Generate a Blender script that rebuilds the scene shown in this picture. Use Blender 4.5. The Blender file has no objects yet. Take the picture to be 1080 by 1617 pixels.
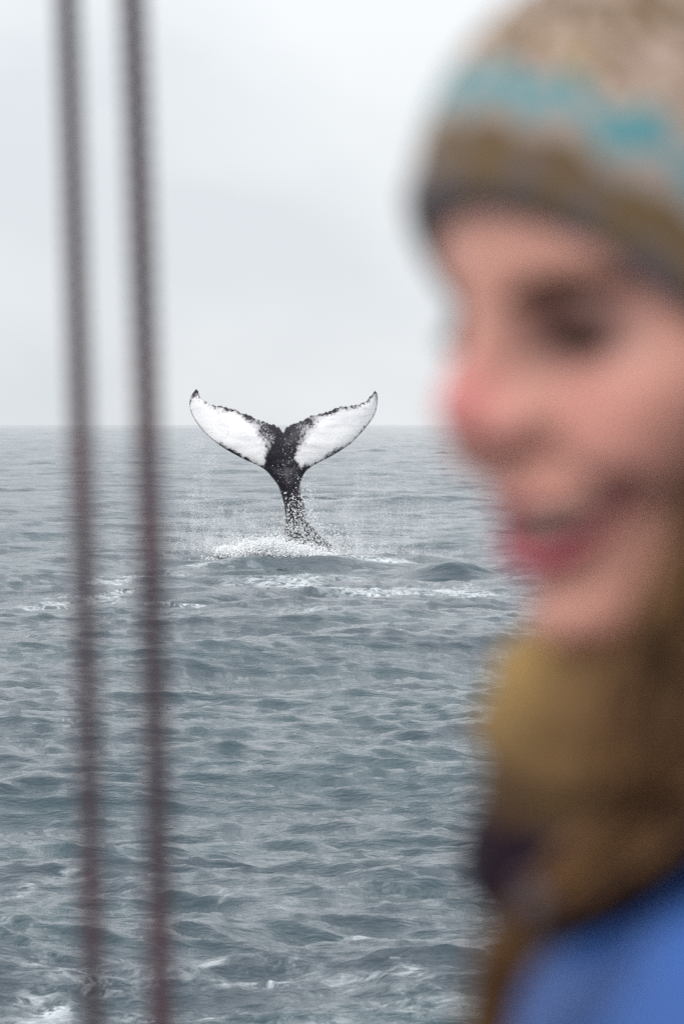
import bpy, math, random
import numpy as np
from mathutils import Vector, Matrix, noise as mnoise
from mathutils.geometry import delaunay_2d_cdt

random.seed(7)
rng = np.random.default_rng(7)
scene = bpy.context.scene
col = scene.collection
PI = math.pi

# ------------------------------------------------------------------ camera
CAM_H = 3.75
G = CAM_H / 3.1
FPX = 135.0 / 36.0 * 1617.0            # focal length in photograph pixels
PITCH = math.atan((808.5 - 671.0) / FPX)
cam_d = bpy.data.cameras.new('camera')
cam = bpy.data.objects.new('camera', cam_d)
col.objects.link(cam)
cam.location = (0, 0, CAM_H)
cam.rotation_euler = (PI / 2 - PITCH, 0, 0)
cam_d.sensor_fit = 'VERTICAL'
cam_d.sensor_height = 36.0
cam_d.sensor_width = 24.0
cam_d.lens = 135.0
cam_d.clip_start = 0.05
cam_d.clip_end = 60000
cam_d.dof.use_dof = True
cam_d.dof.focus_distance = 50.0
cam_d.dof.aperture_fstop = 7.5
cam_d.dof.aperture_blades = 0
scene.camera = cam

# ------------------------------------------------------------------ light
SUN_EL, SUN_AZ = math.radians(40), math.radians(208)   # azimuth from +Y, clockwise
world = bpy.data.worlds.new('World')
scene.world = world
world.use_nodes = True
wn = world.node_tree
wn.nodes.clear()
out = wn.nodes.new('ShaderNodeOutputWorld')
bg = wn.nodes.new('ShaderNodeBackground')
bg.inputs['Strength'].default_value = 0.1
sky = wn.nodes.new('ShaderNodeTexSky')
sky.sky_type = 'NISHITA'
sky.sun_disc = False
sky.sun_elevation = SUN_EL
sky.sun_rotation = SUN_AZ
sky.air_density = 1.0
sky.dust_density = 3.0
tc = wn.nodes.new('ShaderNodeTexCoord')
# overcast layer: soft clouds seen by direction, brighter overhead
mp = wn.nodes.new('ShaderNodeMapping')
mp.inputs['Scale'].default_value = (1.0, 1.0, 1.5)
mp.inputs['Location'].default_value = (0.25, 0.0, 0.42)
nz = wn.nodes.new('ShaderNodeTexNoise')
nz.inputs['Scale'].default_value = 9.0
nz.inputs['Detail'].default_value = 5.0
nz.inputs['Roughness'].default_value = 0.42
nz.inputs['Distortion'].default_value = 0.25
ramp = wn.nodes.new('ShaderNodeValToRGB')
ramp.color_ramp.elements[0].position = 0.38
ramp.color_ramp.elements[0].color = (0.725, 0.768, 0.805, 1)
ramp.color_ramp.elements[1].position = 0.62
ramp.color_ramp.elements[1].color = (0.86, 0.89, 0.915, 1)
sx = wn.nodes.new('ShaderNodeSeparateXYZ')
zr = wn.nodes.new('ShaderNodeValToRGB')
zr.color_ramp.interpolation = 'EASE'
for e, (p, v) in zip(zr.color_ramp.elements, ((0.0, 1.0), (1.0, 1.7))):
    e.position = p
    e.color = (v, v, v, 1)
e = zr.color_ramp.elements.new(0.05)
e.color = (1.07, 1.07, 1.07, 1)
e = zr.color_ramp.elements.new(0.3)
e.color = (1.5, 1.5, 1.5, 1)
mul = wn.nodes.new('ShaderNodeMix'); mul.data_type = 'RGBA'; mul.blend_type = 'MULTIPLY'
mul.inputs[0].default_value = 1.0
sc10 = wn.nodes.new('ShaderNodeVectorMath'); sc10.operation = 'SCALE'
sc10.inputs['Scale'].default_value = 10.0
mix = wn.nodes.new('ShaderNodeMix'); mix.data_type = 'RGBA'
mix.inputs[0].default_value = 0.95
L = wn.links.new
L(tc.outputs['Generated'], mp.inputs['Vector'])
L(mp.outputs['Vector'], nz.inputs['Vector'])
L(nz.outputs['Fac'], ramp.inputs['Fac'])
L(tc.outputs['Generated'], sx.inputs['Vector'])
L(sx.outputs['Z'], zr.inputs['Fac'])
L(ramp.outputs['Color'], mul.inputs[6])
L(zr.outputs['Color'], mul.inputs[7])
L(mul.outputs[2], sc10.inputs[0])
L(sky.outputs['Color'], mix.inputs[6])
L(sc10.outputs['Vector'], mix.inputs[7])
L(mix.outputs[2], bg.inputs['Color'])
L(bg.outputs['Background'], out.inputs['Surface'])

sun_d = bpy.data.lights.new('sun', 'SUN')
sun_d.energy = 1.4
sun_d.angle = math.radians(25)
sun_d.color = (1.0, 0.97, 0.93)
sun = bpy.data.objects.new('sun', sun_d)
col.objects.link(sun)
sun.location = (0, 0, 30)
to_sun = Vector((math.sin(SUN_AZ) * math.cos(SUN_EL), math.cos(SUN_AZ) * math.cos(SUN_EL), math.sin(SUN_EL)))
sun.rotation_euler = to_sun.to_track_quat('Z', 'Y').to_euler()

scene.view_settings.view_transform = 'Standard'
scene.view_settings.look = 'None'
scene.view_settings.exposure = 0.0
scene.view_settings.gamma = 1.0
scene.view_settings.use_curve_mapping = False
scene.render.engine = 'CYCLES'
scene.cycles.use_denoising = False     # the sampling grain is close to the photograph's own
scene.cycles.max_bounces = 6
scene.cycles.caustics_reflective = False
scene.cycles.caustics_refractive = False


# ------------------------------------------------------------------ helpers
def P(px, py, depth):
    """World point at a distance `depth` along +Y that stands at photograph pixel (px, py)."""
    u = (px - 540.0) / FPX
    v = -(py - 808.5) / FPX
    d = Vector((u, math.cos(PITCH) + v * math.sin(PITCH), -math.sin(PITCH) + v * math.cos(PITCH)))
    return Vector((0, 0, CAM_H)) + d * (depth / d.y)


def mesh_obj(name, verts, faces, mat, parent=None, smooth=True):
    me = bpy.data.meshes.new(name)
    verts = np.asarray(verts, dtype=np.float32).reshape(-1, 3)
    if isinstance(faces, np.ndarray):
        n, k = faces.shape
        me.vertices.add(len(verts))
        me.vertices.foreach_set('co', verts.ravel())
        me.loops.add(n * k)
        me.loops.foreach_set('vertex_index', faces.astype(np.int32).ravel())
        me.polygons.add(n)
        me.polygons.foreach_set('loop_start', np.arange(0, n * k, k, dtype=np.int32))
        me.polygons.foreach_set('loop_total', np.full(n, k, dtype=np.int32))
        me.update(calc_edges=True)
    else:
        me.from_pydata([tuple(map(float, v)) for v in verts], [], faces)
        me.update()
    if smooth:
        me.polygons.foreach_set('use_smooth', np.ones(len(me.polygons), dtype=bool))
    me.materials.append(mat)
    o = bpy.data.objects.new(name, me)
    col.objects.link(o)
    if parent:
        o.parent = parent
    return o


def tag(o, label=None, cat=None, group=None, kind=None):
    if label: o['label'] = label
    if cat: o['category'] = cat
    if group: o['group'] = group
    if kind: o['kind'] = kind
    return o


def attr(o, name, values):
    a = o.data.attributes.new(name, 'FLOAT', 'POINT')
    a.data.foreach_set('value', np.asarray(values, dtype=np.float32))


def attr_col(o, name, rgb):
    a = o.data.color_attributes.new(name, 'FLOAT_COLOR', 'POINT')
    c = np.ones((len(rgb), 4), dtype=np.float32)
    c[:, :3] = rgb
    a.data.foreach_set('color', c.ravel())


class Mat:
    def __init__(self, name, color=(0.5, 0.5, 0.5), rough=0.6, spec=0.5, sss=0.0):
        self.m = bpy.data.materials.new(name)
        self.m.use_nodes = True
        self.t = self.m.node_tree
        self.b = self.t.nodes['Principled BSDF']
        self.b.inputs['Base Color'].default_value = (*color, 1)
        self.b.inputs['Roughness'].default_value = rough
        self.b.inputs['Specular IOR Level'].default_value = spec
        if sss:
            self.b.inputs['Subsurface Weight'].default_value = sss
            self.b.inputs['Subsurface Scale'].default_value = 0.008

    def n(self, kind, **kw):
        nd = self.t.nodes.new('ShaderNode' + kind)
        for k, v in kw.items():
            if k in nd.inputs.keys():
                nd.inputs[k].default_value = v
            else:
                setattr(nd, k, v)
        return nd

    def l(self, a, b):
        self.t.links.new(a, b)

    def math(self, op, a, b=None, c=None, clamp=False):
        nd = self.t.nodes.new('ShaderNodeMath')
        nd.operation = op
        nd.use_clamp = clamp
        for i, v in enumerate((a, b, c)):
            if v is None: continue
            if isinstance(v, (int, float)): nd.inputs[i].default_value = v
            else: self.l(v, nd.inputs[i])
        return nd.outputs[0]

    def smooth(self, v, lo, hi):
        nd = self.t.nodes.new('ShaderNodeMapRange')
        nd.interpolation_type = 'SMOOTHSTEP'
        self.l(v, nd.inputs[0])
        nd.inputs[1].default_value = lo
        nd.inputs[2].default_value = hi
        return nd.outputs[0]

    def mix(self, fac, a, b):
        nd = self.t.nodes.new('ShaderNodeMix')
        nd.data_type = 'RGBA'
        if isinstance(fac, (int, float)): nd.inputs[0].default_value = fac
        else: self.l(fac, nd.inputs[0])
        for i, v in ((6, a), (7, b)):
            if isinstance(v, tuple): nd.inputs[i].default_value = (*v, 1)
            else: self.l(v, nd.inputs[i])
        return nd.outputs[2]


# signed distance toolbox ------------------------------------------------
def smin(a, b, k):
    h = np.clip(0.5 + 0.5 * (b - a) / k, 0, 1)
    return b + (a - b) * h - k * h * (1 - h)


def smax(a, b, k):
    return -smin(-a, -b, k)


def ell(p, c, r):
    x, y, z = (p[0] - c[0]), (p[1] - c[1]), (p[2] - c[2])
    k0 = np.sqrt((x / r[0]) ** 2 + (y / r[1]) ** 2 + (z / r[2]) ** 2) + 1e-6
    k1 = np.sqrt((x / r[0] ** 2) ** 2 + (y / r[1] ** 2) ** 2 + (z / r[2] ** 2) ** 2) + 1e-9
    return k0 * (k0 - 1) / k1


def cone(p, a, b, ra, rb):
    """capsule from a to b whose radius goes from ra to rb"""
    a = np.array(a, float); b = np.array(b, float)
    ab = b - a
    t = ((p[0] - a[0]) * ab[0] + (p[1] - a[1]) * ab[1] + (p[2] - a[2]) * ab[2]) / (ab @ ab)
    t = np.clip(t, 0, 1)
    d = np.sqrt((p[0] - a[0] - t * ab[0]) ** 2 + (p[1] - a[1] - t * ab[1]) ** 2 + (p[2] - a[2] - t * ab[2]) ** 2)
    return d - (ra + (rb - ra) * t)


def chain(p, pts, rs, k=3.0):
    d = None
    for i in range(len(pts) - 1):
        c = cone(p, pts[i], pts[i + 1], rs[i], rs[i + 1])
        d = c if d is None else smin(d, c, k)
    return d


def axis(segs):
    """non-uniform axis: segs = [(start, end, step), ...] contiguous"""
    o = [segs[0][0]]
    for a, b, s in segs:
        n = max(1, int(round((b - a) / s)))
        o += list(np.linspace(a, b, n + 1)[1:])
    return np.array(o, float)


def surface_nets(f, ax):
    """quads of the zero surface of f sampled on the rectilinear grid ax"""
    nx, ny, nz = f.shape
    s = f < 0
    acc = np.zeros((nx - 1, ny - 1, nz - 1, 3))
    cnt = np.zeros((nx - 1, ny - 1, nz - 1))
    X = ax
    for d in range(3):
        lo = [slice(None)] * 3; hi = [slice(None)] * 3
        lo[d] = slice(0, -1); hi[d] = slice(1, None)
        f0, f1 = f[tuple(lo)], f[tuple(hi)]
        cross = (s[tuple(lo)] != s[tuple(hi)])
        t = np.where(cross, f0 / np.where(cross, f0 - f1, 1), 0)
        o1, o2 = [q for q in range(3) if q != d]
        base = [X[q] for q in range(3)]
        base[d] = X[d][:-1]
        G = list(np.meshgrid(*base, indexing='ij'))
        step = np.diff(X[d])
        sh = [1, 1, 1]; sh[d] = -1
        G[d] = G[d] + t * step.reshape(sh)
        for a in (0, 1):
            for b in (0, 1):
                sl = [slice(None)] * 3
                sl[o1] = slice(a, f.shape[o1] - 1 + a)
                sl[o2] = slice(b, f.shape[o2] - 1 + b)
                c = cross[tuple(sl)]
                cnt += c
                for q in range(3):
                    acc[..., q] += np.where(c, G[q][tuple(sl)], 0)
    m = cnt > 0
    idx = -np.ones(m.shape, dtype=np.int64)
    idx[m] = np.arange(m.sum())
    V = acc[m] / cnt[m][:, None]
    Fs = []
    for d in range(3):
        lo = [slice(None)] * 3; hi = [slice(None)] * 3
        lo[d] = slice(0, -1); hi[d] = slice(1, None)
        o1, o2 = [(1, 2), (2, 0), (0, 1)][d]
        s0, s1 = s[tuple(lo)], s[tuple(hi)]
        sl = [slice(None)] * 3
        sl[o1] = slice(1, f.shape[o1] - 1)
        sl[o2] = slice(1, f.shape[o2] - 1)
        c = (s0 != s1)[tuple(sl)]
        I = np.argwhere(c)
        if not len(I): continue
        I[:, o1] += 1; I[:, o2] += 1
        flip = s0[tuple(sl)][c]
        def cell(a, b):
            J = I.copy(); J[:, o1] -= a; J[:, o2] -= b
            return idx[J[:, 0], J[:, 1], J[:, 2]]
        q = np.stack([cell(1, 1), cell(0, 1), cell(0, 0), cell(1, 0)], 1)
        q[~flip] = q[~flip][:, ::-1]
        Fs.append(q)
    return V, np.concatenate(Fs)


# ------------------------------------------------------------------ the sea
def make_band(N, tile, lam_lo, lam_hi, slope, wind, spread, seed):
    r = np.random.default_rng(seed)
    k1 = np.fft.fftfreq(N, 1.0 / N) * 2 * PI / tile
    KX, KY = np.meshgrid(k1, k1, indexing='ij')
    K = np.sqrt(KX ** 2 + KY ** 2)
    K[0, 0] = 1
    kl, kh = 2 * PI / lam_hi, 2 * PI / lam_lo
    win = 1 / (1 + (kl / K) ** 8) / (1 + (K / kh) ** 6)
    ang = np.arctan2(KY, KX) - wind
    D = np.abs(np.cos(ang)) ** spread + 0.05
    A = K ** -2.0 * np.sqrt(D * win)
    A[0, 0] = 0
    H = (r.normal(size=(N, N)) + 1j * r.normal(size=(N, N))) * A
    Z = np.fft.ifft2(H).real
    Zx = np.fft.ifft2(1j * KX * H).real
    Zy = np.fft.ifft2(1j * KY * H).real
    sc = slope / math.sqrt((Zx ** 2 + Zy ** 2).mean())
    Dx = np.fft.ifft2(-1j * KX / K * H).real
    Dy = np.fft.ifft2(-1j * KY / K * H).real
    J = np.fft.ifft2(-(K) * H).real       # compression of the surface at crests
    return [a.astype(np.float32) * sc for a in (Z, Dx, Dy, J)], tile, N


def sample(band, x, y, rot):
    fields, tile, N = band
    c, s = math.cos(rot), math.sin(rot)
    u = (x * c + y * s) / tile * N
    v = (-x * s + y * c) / tile * N
    iu = np.floor(u).astype(np.int64); iv = np.floor(v).astype(np.int64)
    fu = (u - iu).astype(np.float32); fv = (v - iv).astype(np.float32)
    fu = fu * fu * (3 - 2 * fu); fv = fv * fv * (3 - 2 * fv)
    i0, i1, j0, j1 = iu % N, (iu + 1) % N, iv % N, (iv + 1) % N
    r = []
    for F in fields:
        r.append(F[i0, j0] * (1 - fu) * (1 - fv) + F[i1, j0] * fu * (1 - fv) + F[i0, j1] * (1 - fu) * fv + F[i1, j1] * fu * fv)
    dx = r[1] * c - r[2] * s
    dy = r[1] * s + r[2] * c
    return r[0], dx, dy, r[3]


WIND = PI / 2 + 0.12
B1 = make_band(256, 211.0, 5.0, 26.0, 0.060, WIND, 4, 11)
B2 = make_band(512, 57.0, 0.75, 5.0, 0.135, WIND + 0.1, 9, 12)
B3 = make_band(512, 9.7, 0.09, 0.70, 0.31, WIND - 0.12, 6, 13)


def fade(d, a, b):
    t = np.clip((d - a) / (b - a), 0, 1)
    return 1 - t * t * (3 - 2 * t)


def sea_surface(x, y):
    d = np.sqrt(x * x + y * y)
    z = np.zeros_like(d); dx = np.zeros_like(d); dy = np.zeros_like(d); jac = np.zeros_like(d)
    for band, rot, a, b, ch in ((B1, 0.0, 2500, 7000, 1.0), (B2, 0.15, 550, 1600, 0.9), (B3, -0.2, 70, 200, 0.8)):
        w = fade(d, a, b)
        m = w > 0
        if not m.any(): continue
        r = sample(band, x[m], y[m], rot)
        z[m] += r[0] * w[m]; dx[m] -= r[1] * w[m] * ch; dy[m] -= r[2] * w[m] * ch; jac[m] += r[3] * w[m]
    # the swell pushed up in front of the tail, and the steep hump beside it
    def ridge(cx, cy, sx_, sy_, h, tilt=0.0):
        yy = y - cy - tilt * (x - cx)
        g = np.exp(-((x - cx) / sx_) ** 2)
        prof = np.exp(-(yy / sy_) ** 2) - 0.45 * np.exp(-((yy + 2.1 * sy_) / (1.3 * sy_)) ** 2)
        return h * g * prof
    for (px, py, wpx, sy_, h, tl) in ((500, 899, 230, 1.5, 0.36, -0.05), (712, 911, 88, 0.75, 0.43, 0.02), (820, 904, 80, 1.0, 0.26, 0.0),
                                      (430, 905, 60, 0.9, 0.14, 0.1), (350, 1035, 55, 0.5, 0.10, 0.12), (60, 1172, 60, 0.5, 0.09, 0.0),
                                      (45, 1225, 45, 0.4, 0.06, 0.0), (740, 990, 90, 0.6, 0.07, 0.1), (600, 1415, 90, 0.30, 0.045, 0.1),
                                      (300, 1330, 50, 0.3, 0.04, 0.0), (590, 980, 70, 0.6, 0.07, 0.1)):
        cyy = CAM_H * FPX / (py - 671.0)
        z += ridge((px - 540) / FPX * cyy, cyy, wpx / FPX * cyy, sy_ * G, h * G, tl)
    return z, dx, dy, jac


def rows():
    d = 0.8; o = []
    while d < 13.0:
        o.append(d); d *= 1.12
    d = 13.0
    while d < 6000:
        o.append(d); d += max(0.032, 0.0025 * d)
    while d < 45000:
        o.append(d); d *= 1.03
    return np.array(o)


def thetas():
    a = list(np.arange(0, 0.125, 0.00118))
    st = 0.00118
    while a[-1] < 0.45:
        st = min(st * 1.06, 0.012)
        a.append(a[-1] + st)
    while a[-1] < PI:
        st = min(st * 1.2, 0.12)
        a.append(a[-1] + st)
    a = np.array(a)
    a = a[a < PI - 0.05]
    a = np.append(a, PI)
    return np.concatenate([-a[::-1][:-1], a])


R_, T_ = rows(), thetas()
RR, TT = np.meshgrid(R_, T_, indexing='ij')
X0 = RR * np.sin(TT); Y0 = RR * np.cos(TT)
z, dx, dy, jac = sea_surface(X0.ravel(), Y0.ravel())
near_fade = np.clip((RR.ravel() - 1.0) / 6.0, 0, 1)
X = X0.ravel() + dx; Y = Y0.ravel() + dy; Z = z * near_fade
nr, nt = RR.shape
I = np.arange(nr * nt).reshape(nr, nt)
F = np.stack([I[:-1, :-1], I[:-1, 1:], I[1:, 1:], I[1:, :-1]], -1).reshape(-1, 4)[:, ::-1]
# centre fan closes the hole under the boat
Xc = np.append(X, 0.0); Yc = np.append(Y, 0.0); Zc = np.append(Z, 0.0)

# foam weights, laid on the water by place
def pxy(px, py):
    d = CAM_H * FPX / (py - 671.0)
    return (px - 540) / FPX * d, d
Xr, Yr = X0.ravel(), Y0.ravel()
foam = np.zeros_like(Xr)
def patch(cx, cy, sx_, sy_, w, tilt=0.0):
    global foam
    yy = Yr - cy - tilt * (Xr - cx)
    foam = np.maximum(foam, w * np.exp(-((Xr - cx) / sx_) ** 2 - (yy / sy_) ** 2))
for a_, b_, c_, d_, e_, f_ in ((-1.4, 88.6, 3.2, 1.4, 1.0, -0.1), (-2.4, 88.8, 1.6, 1.6, 1.0, 0.0), (1.2, 85.6, 2.4, 0.9, 1.0, -0.5), (-0.5, 91.0, 3.0, 2.6, 0.95, 0.0)):
    patch(a_ * G, b_ * G, c_ * G, d_ * G, e_, f_)
for (px, py, sxp, syp, w, tp) in (
        (650, 934, 190, 9, 0.95, 0.02), (470, 925, 150, 10, 0.75, -0.05), (760, 930, 90, 9, 0.85, 0.0), (560, 946, 220, 8, 0.7, 0.0),
        (200, 925, 60, 12, 0.85, -0.15), (170, 942, 60, 10, 0.72, -0.10), (330, 955, 120, 14, 0.66, 0.0), (300, 905, 70, 8, 0.6, 0.0),
        (40, 915, 80, 14, 0.58, 0.0), (60, 948, 90, 10, 0.62, -0.05), (440, 975, 200, 14, 0.55, 0.0), (360, 897, 130, 8, 0.55, 0.0),
        (740, 1340, 60, 16, 0.66, -0.25), (410, 1390, 40, 10, 0.72, 0.0),
        (60, 1395, 90, 14, 0.75, -0.4), (40, 1490, 70, 14, 0.75, 0.0), (80, 1530, 70, 20, 0.72, -0.2),
        (330, 1540, 110, 9, 0.70, -0.12), (420, 1562, 120, 8, 0.70, -0.05), (480, 1500, 110, 9, 0.68, -0.2), (560, 1480, 80, 7, 0.62, -0.2),
        (200, 1440, 90, 16, 0.58, 0.0), (350, 1430, 60, 14, 0.56, 0.0), (440, 1440, 40, 10, 0.60, 0.0),
        (630, 1600, 50, 14, 0.70, 0.0), (650, 1560, 40, 10, 0.62, 0.0), (300, 1600, 220, 26, 0.68, 0.0),
        (110, 1175, 30, 6, 0.62, 0.0), (620, 1450, 60, 10, 0.55, 0.0), (60, 1590, 90, 30, 0.70, 0.0)):
    cx, cy = pxy(px, py)
    kk = cy * cy / (CAM_H * FPX)
    patch(cx, cy, sxp / FPX * cy, syp * kk, w - (0.17 if (py > 1450 and px < 120) else 0.09 if py > 1200 else 0.0), -tp * kk * FPX / cy)
nearf = 1 - np.clip((Yr - 20) / 16.0, 0, 1)
foam = np.maximum(foam, 0.50 * nearf)
crest = np.clip((-jac - 0.42) / 0.5, 0, 1)
foam = np.maximum(foam, crest * 0.5 * fade(RR.ravel(), 60, 200) * (1 - fade(RR.ravel(), 30, 50)))

M_sea = Mat('sea_water', (0.016, 0.050, 0.060), 0.10, 0.5)
m = M_sea
m.b.inputs['IOR'].default_value = 1.333
geo = m.n('NewGeometry')
at = m.n('Attribute', attribute_name='foam')
cd = m.n('CameraData')
# small wind ripples: fine ones near, longer ones carried to the horizon
mp1 = m.n('Mapping'); mp1.inputs['Scale'].default_value = (1.0, 2.4, 1.0); mp1.inputs['Rotation'].default_value = (0, 0, 0.12)
m.l(geo.outputs['Position'], mp1.inputs['Vector'])
n1 = m.n('TexNoise', Scale=9.0, Detail=3.0, Roughness=0.55)
n2 = m.n('TexNoise', Scale=1.6, Detail=4.0, Roughness=0.6)
n3 = m.n('TexNoise', Scale=0.10, Detail=4.0, Roughness=0.6)
for q in (n1, n2, n3): m.l(mp1.outputs[0], q.inputs['Vector'])
bm1 = m.n('Bump', Strength=1.0, Distance=0.018); m.l(n1.outputs['Fac'], bm1.inputs['Height'])
bm2 = m.n('Bump', Strength=1.0, Distance=0.035); m.l(n2.outputs['Fac'], bm2.inputs['Height']); m.l(bm1.outputs[0], bm2.inputs['Normal'])
bm3 = m.n('Bump', Strength=1.0, Distance=0.4); m.l(n3.outputs['Fac'], bm3.inputs['Height']); m.l(bm2.outputs[0], bm3.inputs['Normal'])
m.l(bm3.outputs[0], m.b.inputs['Normal'])
# lacy foam
mpf = m.n('Mapping'); mpf.inputs['Scale'].default_value = (0.8, 0.8, 0.3)
m.l(geo.outputs['Position'], mpf.inputs['Vector'])
fn = m.n('TexNoise', Scale=1.9, Detail=8.0, Roughness=0.74, Distortion=0.8); m.l(mpf.outputs[0], fn.inputs['Vector'])
fb = m.n('TexNoise', Scale=0.9, Detail=2.0); m.l(mpf.outputs[0], fb.inputs['Vector'])
v = m.math('ADD', m.math('MULTIPLY', fn.outputs['Fac'], 0.65), m.math('MULTIPLY', fb.outputs['Fac'], 0.35))
v = m.math('ADD', v, m.math('MULTIPLY', at.outputs['Fac'], 0.46))
area = m.smooth(v, 0.64, 0.90)
ln_ = m.n('TexNoise', Scale=2.6, Detail=6.0, Roughness=0.68, Distortion=1.3); m.l(mpf.outputs[0], ln_.inputs['Vector'])
rid = m.math('SUBTRACT', 1.0, m.math('MULTIPLY', m.math('ABSOLUTE', m.math('SUBTRACT', ln_.outputs['Fac'], 0.5)), 2.0))
lace = m.smooth(rid, 0.80, 0.98)
core = m.smooth(v, 0.92, 1.06)
fm = m.math('MULTIPLY', area, m.math('ADD', m.math('MULTIPLY', lace, 0.75), m.math('MULTIPLY', core, 0.6)), clamp=True)
fm = m.math('MINIMUM', fm, 0.90)
# body colour drifts between slate and green, as the water does
cn = m.n('TexNoise', Scale=0.12, Detail=3.0); m.l(mp1.outputs[0], cn.inputs['Vector'])
body = m.mix(m.smooth(cn.outputs['Fac'], 0.4, 0.65), (0.042, 0.062, 0.079), (0.036, 0.068, 0.082))
m.l(m.mix(fm, body, (0.78, 0.82, 0.84)), m.b.inputs['Base Color'])
m.l(m.math('ADD', m.math('MULTIPLY', fm, 0.5), 0.07), m.b.inputs['Roughness'])

sea = mesh_obj('sea', np.stack([Xc, Yc, Zc], 1), F, M_sea.m)
attr(sea, 'foam', np.append(foam, 0))
tag(sea, 'choppy grey green sea under an overcast sky with streaks of foam', 'sea', kind='structure')


def sea_z(x, y):
    a = sea_surface(np.array([float(x)]), np.array([float(y)]))
    return float(a[0][0])


# ------------------------------------------------------------------ the whale's tail
WD = 89.0 * G
def zz(pts):
    return [(280 + a * 0.31481, 590 + b * 0.31481) for a, b in pts]
trail_l = [(531, 299), (520, 283), (505, 270), (480, 258), (440, 243), (405, 232), (375, 215), (345, 203), (320, 200), (300, 182), (260, 175), (215, 163), (185, 160), (150, 148), (120, 128), (106, 108), (100, 88), (90, 75)]
lead_l = [(72, 95), (60, 125), (56, 155), (65, 195), (90, 240), (130, 290), (175, 330), (230, 370), (290, 405), (350, 435), (410, 462), (450, 490), (480, 525), (505, 560), (520, 600), (532, 640), (540, 690), (543, 740), (538, 800), (530, 860), (520, 960), (505, 1150)]
lead_r = [(1003, 95), (1007, 120), (1005, 150), (998, 185), (980, 225), (950, 265), (915, 305), (870, 350), (820, 385), (770, 415), (720, 440), (680, 462), (645, 490), (625, 525), (615, 570), (622, 605), (634, 640), (642, 690), (655, 740), (690, 780), (735, 820), (780, 870), (840, 960), (960, 1150)]
trail_r = [(537, 291), (545, 272), (575, 255), (610, 240), (640, 228), (665, 213), (700, 208), (730, 198), (760, 188), (790, 175), (830, 165), (870, 162), (910, 152), (945, 138), (970, 112), (985, 95), (992, 80)]

def resample(pts, step):
    o = []
    for a, b in zip(pts[:-1], pts[1:]):
        n = max(1, int(round(math.dist(a, b) / step)))
        for i in range(n):
            t = i / n
            o.append((a[0] + (b[0] - a[0]) * t, a[1] + (b[1] - a[1]) * t))
    o.append(pts[-1])
    return o

def catmull(pts, n=4):
    p = [pts[0]] + list(pts) + [pts[-1]]
    o = []
    for i in range(1, len(p) - 2):
        for j in range(n):
            t = j / n
            o.append(tuple(0.5 * ((2 * p[i][k]) + (-p[i-1][k] + p[i+1][k]) * t + (2*p[i-1][k] - 5*p[i][k] + 4*p[i+1][k] - p[i+2][k]) * t*t + (-p[i-1][k] + 3*p[i][k] - 3*p[i+1][k] + p[i+2][k]) * t**3) for k in (0, 1)))
    o.append(pts[-1])
    return o

def knobby(pts, amp, keep=6):
    """uneven, barnacled trailing edge"""
    o = []
    n = len(pts)
    for i, (a, b) in enumerate(pts):
        w = min(1.0, i / keep, (n - 1 - i) / keep)
        q = mnoise.noise(Vector((a * 0.075, b * 0.075, 3.0))) + 0.7 * mnoise.noise(Vector((a * 0.19, b * 0.19, 9.0)))
        o.append((a, b + w * amp * q))
    return o

tl = knobby(resample(catmull(trail_l), 4.5), 9.0)
tr = knobby(resample(catmull(trail_r), 4.5), 8.0)
ll = resample(catmull(lead_l), 8)
lr = resample(catmull(lead_r), 8)
outline_z = tl + ll[1:] + lr[::-1] + tr[::-1][1:]
outline = np.array(zz(outline_z))            # in photograph pixels
# metres in the tail's own plane
S = WD / FPX
def to_m(q):
    return np.stack([(q[:, 0] - 450) * S, (671 - q[:, 1]) * S], 1)
OM = to_m(outline)

def seg_dist(pts, poly):
    a = poly; b = np.roll(poly, -1, 0)
    best = np.full(len(pts), 1e9)
    for i in range(len(a)):
        ab = b[i] - a[i]
        t = np.clip(((pts - a[i]) @ ab) / max(ab @ ab, 1e-12), 0, 1)
        d = np.hypot(*(pts - a[i] - t[:, None] * ab).T)
        best = np.minimum(best, d)
    return best

def inside(pts, poly):
    x, y = pts.T
    c = np.zeros(len(pts), bool)
    j = len(poly) - 1
    for i in range(len(poly)):
        xi, yi = poly[i]; xj, yj = poly[j]
        if yi != yj:
            m_ = ((yi > y) != (yj > y)) & (x < (xj - xi) * (y - yi) / (yj - yi) + xi)
            c ^= m_
        j = i
    return c

g = 0.032 * G
gx, gy = np.meshgrid(np.arange(OM[:, 0].min(), OM[:, 0].max(), g), np.arange(OM[:, 1].min(), OM[:, 1].max(), g), indexing='ij')
gp = np.stack([gx.ravel(), gy.ravel()], 1) + rng.normal(0, g * 0.12, (gx.size, 2))
ins = inside(gp, OM)
gp = gp[ins]
gp = gp[seg_dist(gp, OM) > g * 0.45]
n0 = len(OM)
allp = [Vector(v_) for v_ in np.concatenate([OM, gp])]
edges = [(i, (i + 1) % n0) for i in range(n0)]
vo, eo, fo, ov, oe, of = delaunay_2d_cdt(allp, edges, [], 1, 1e-6)
V2 = np.array([tuple(v_) for v_ in vo])
d_edge = seg_dist(V2, OM)
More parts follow.
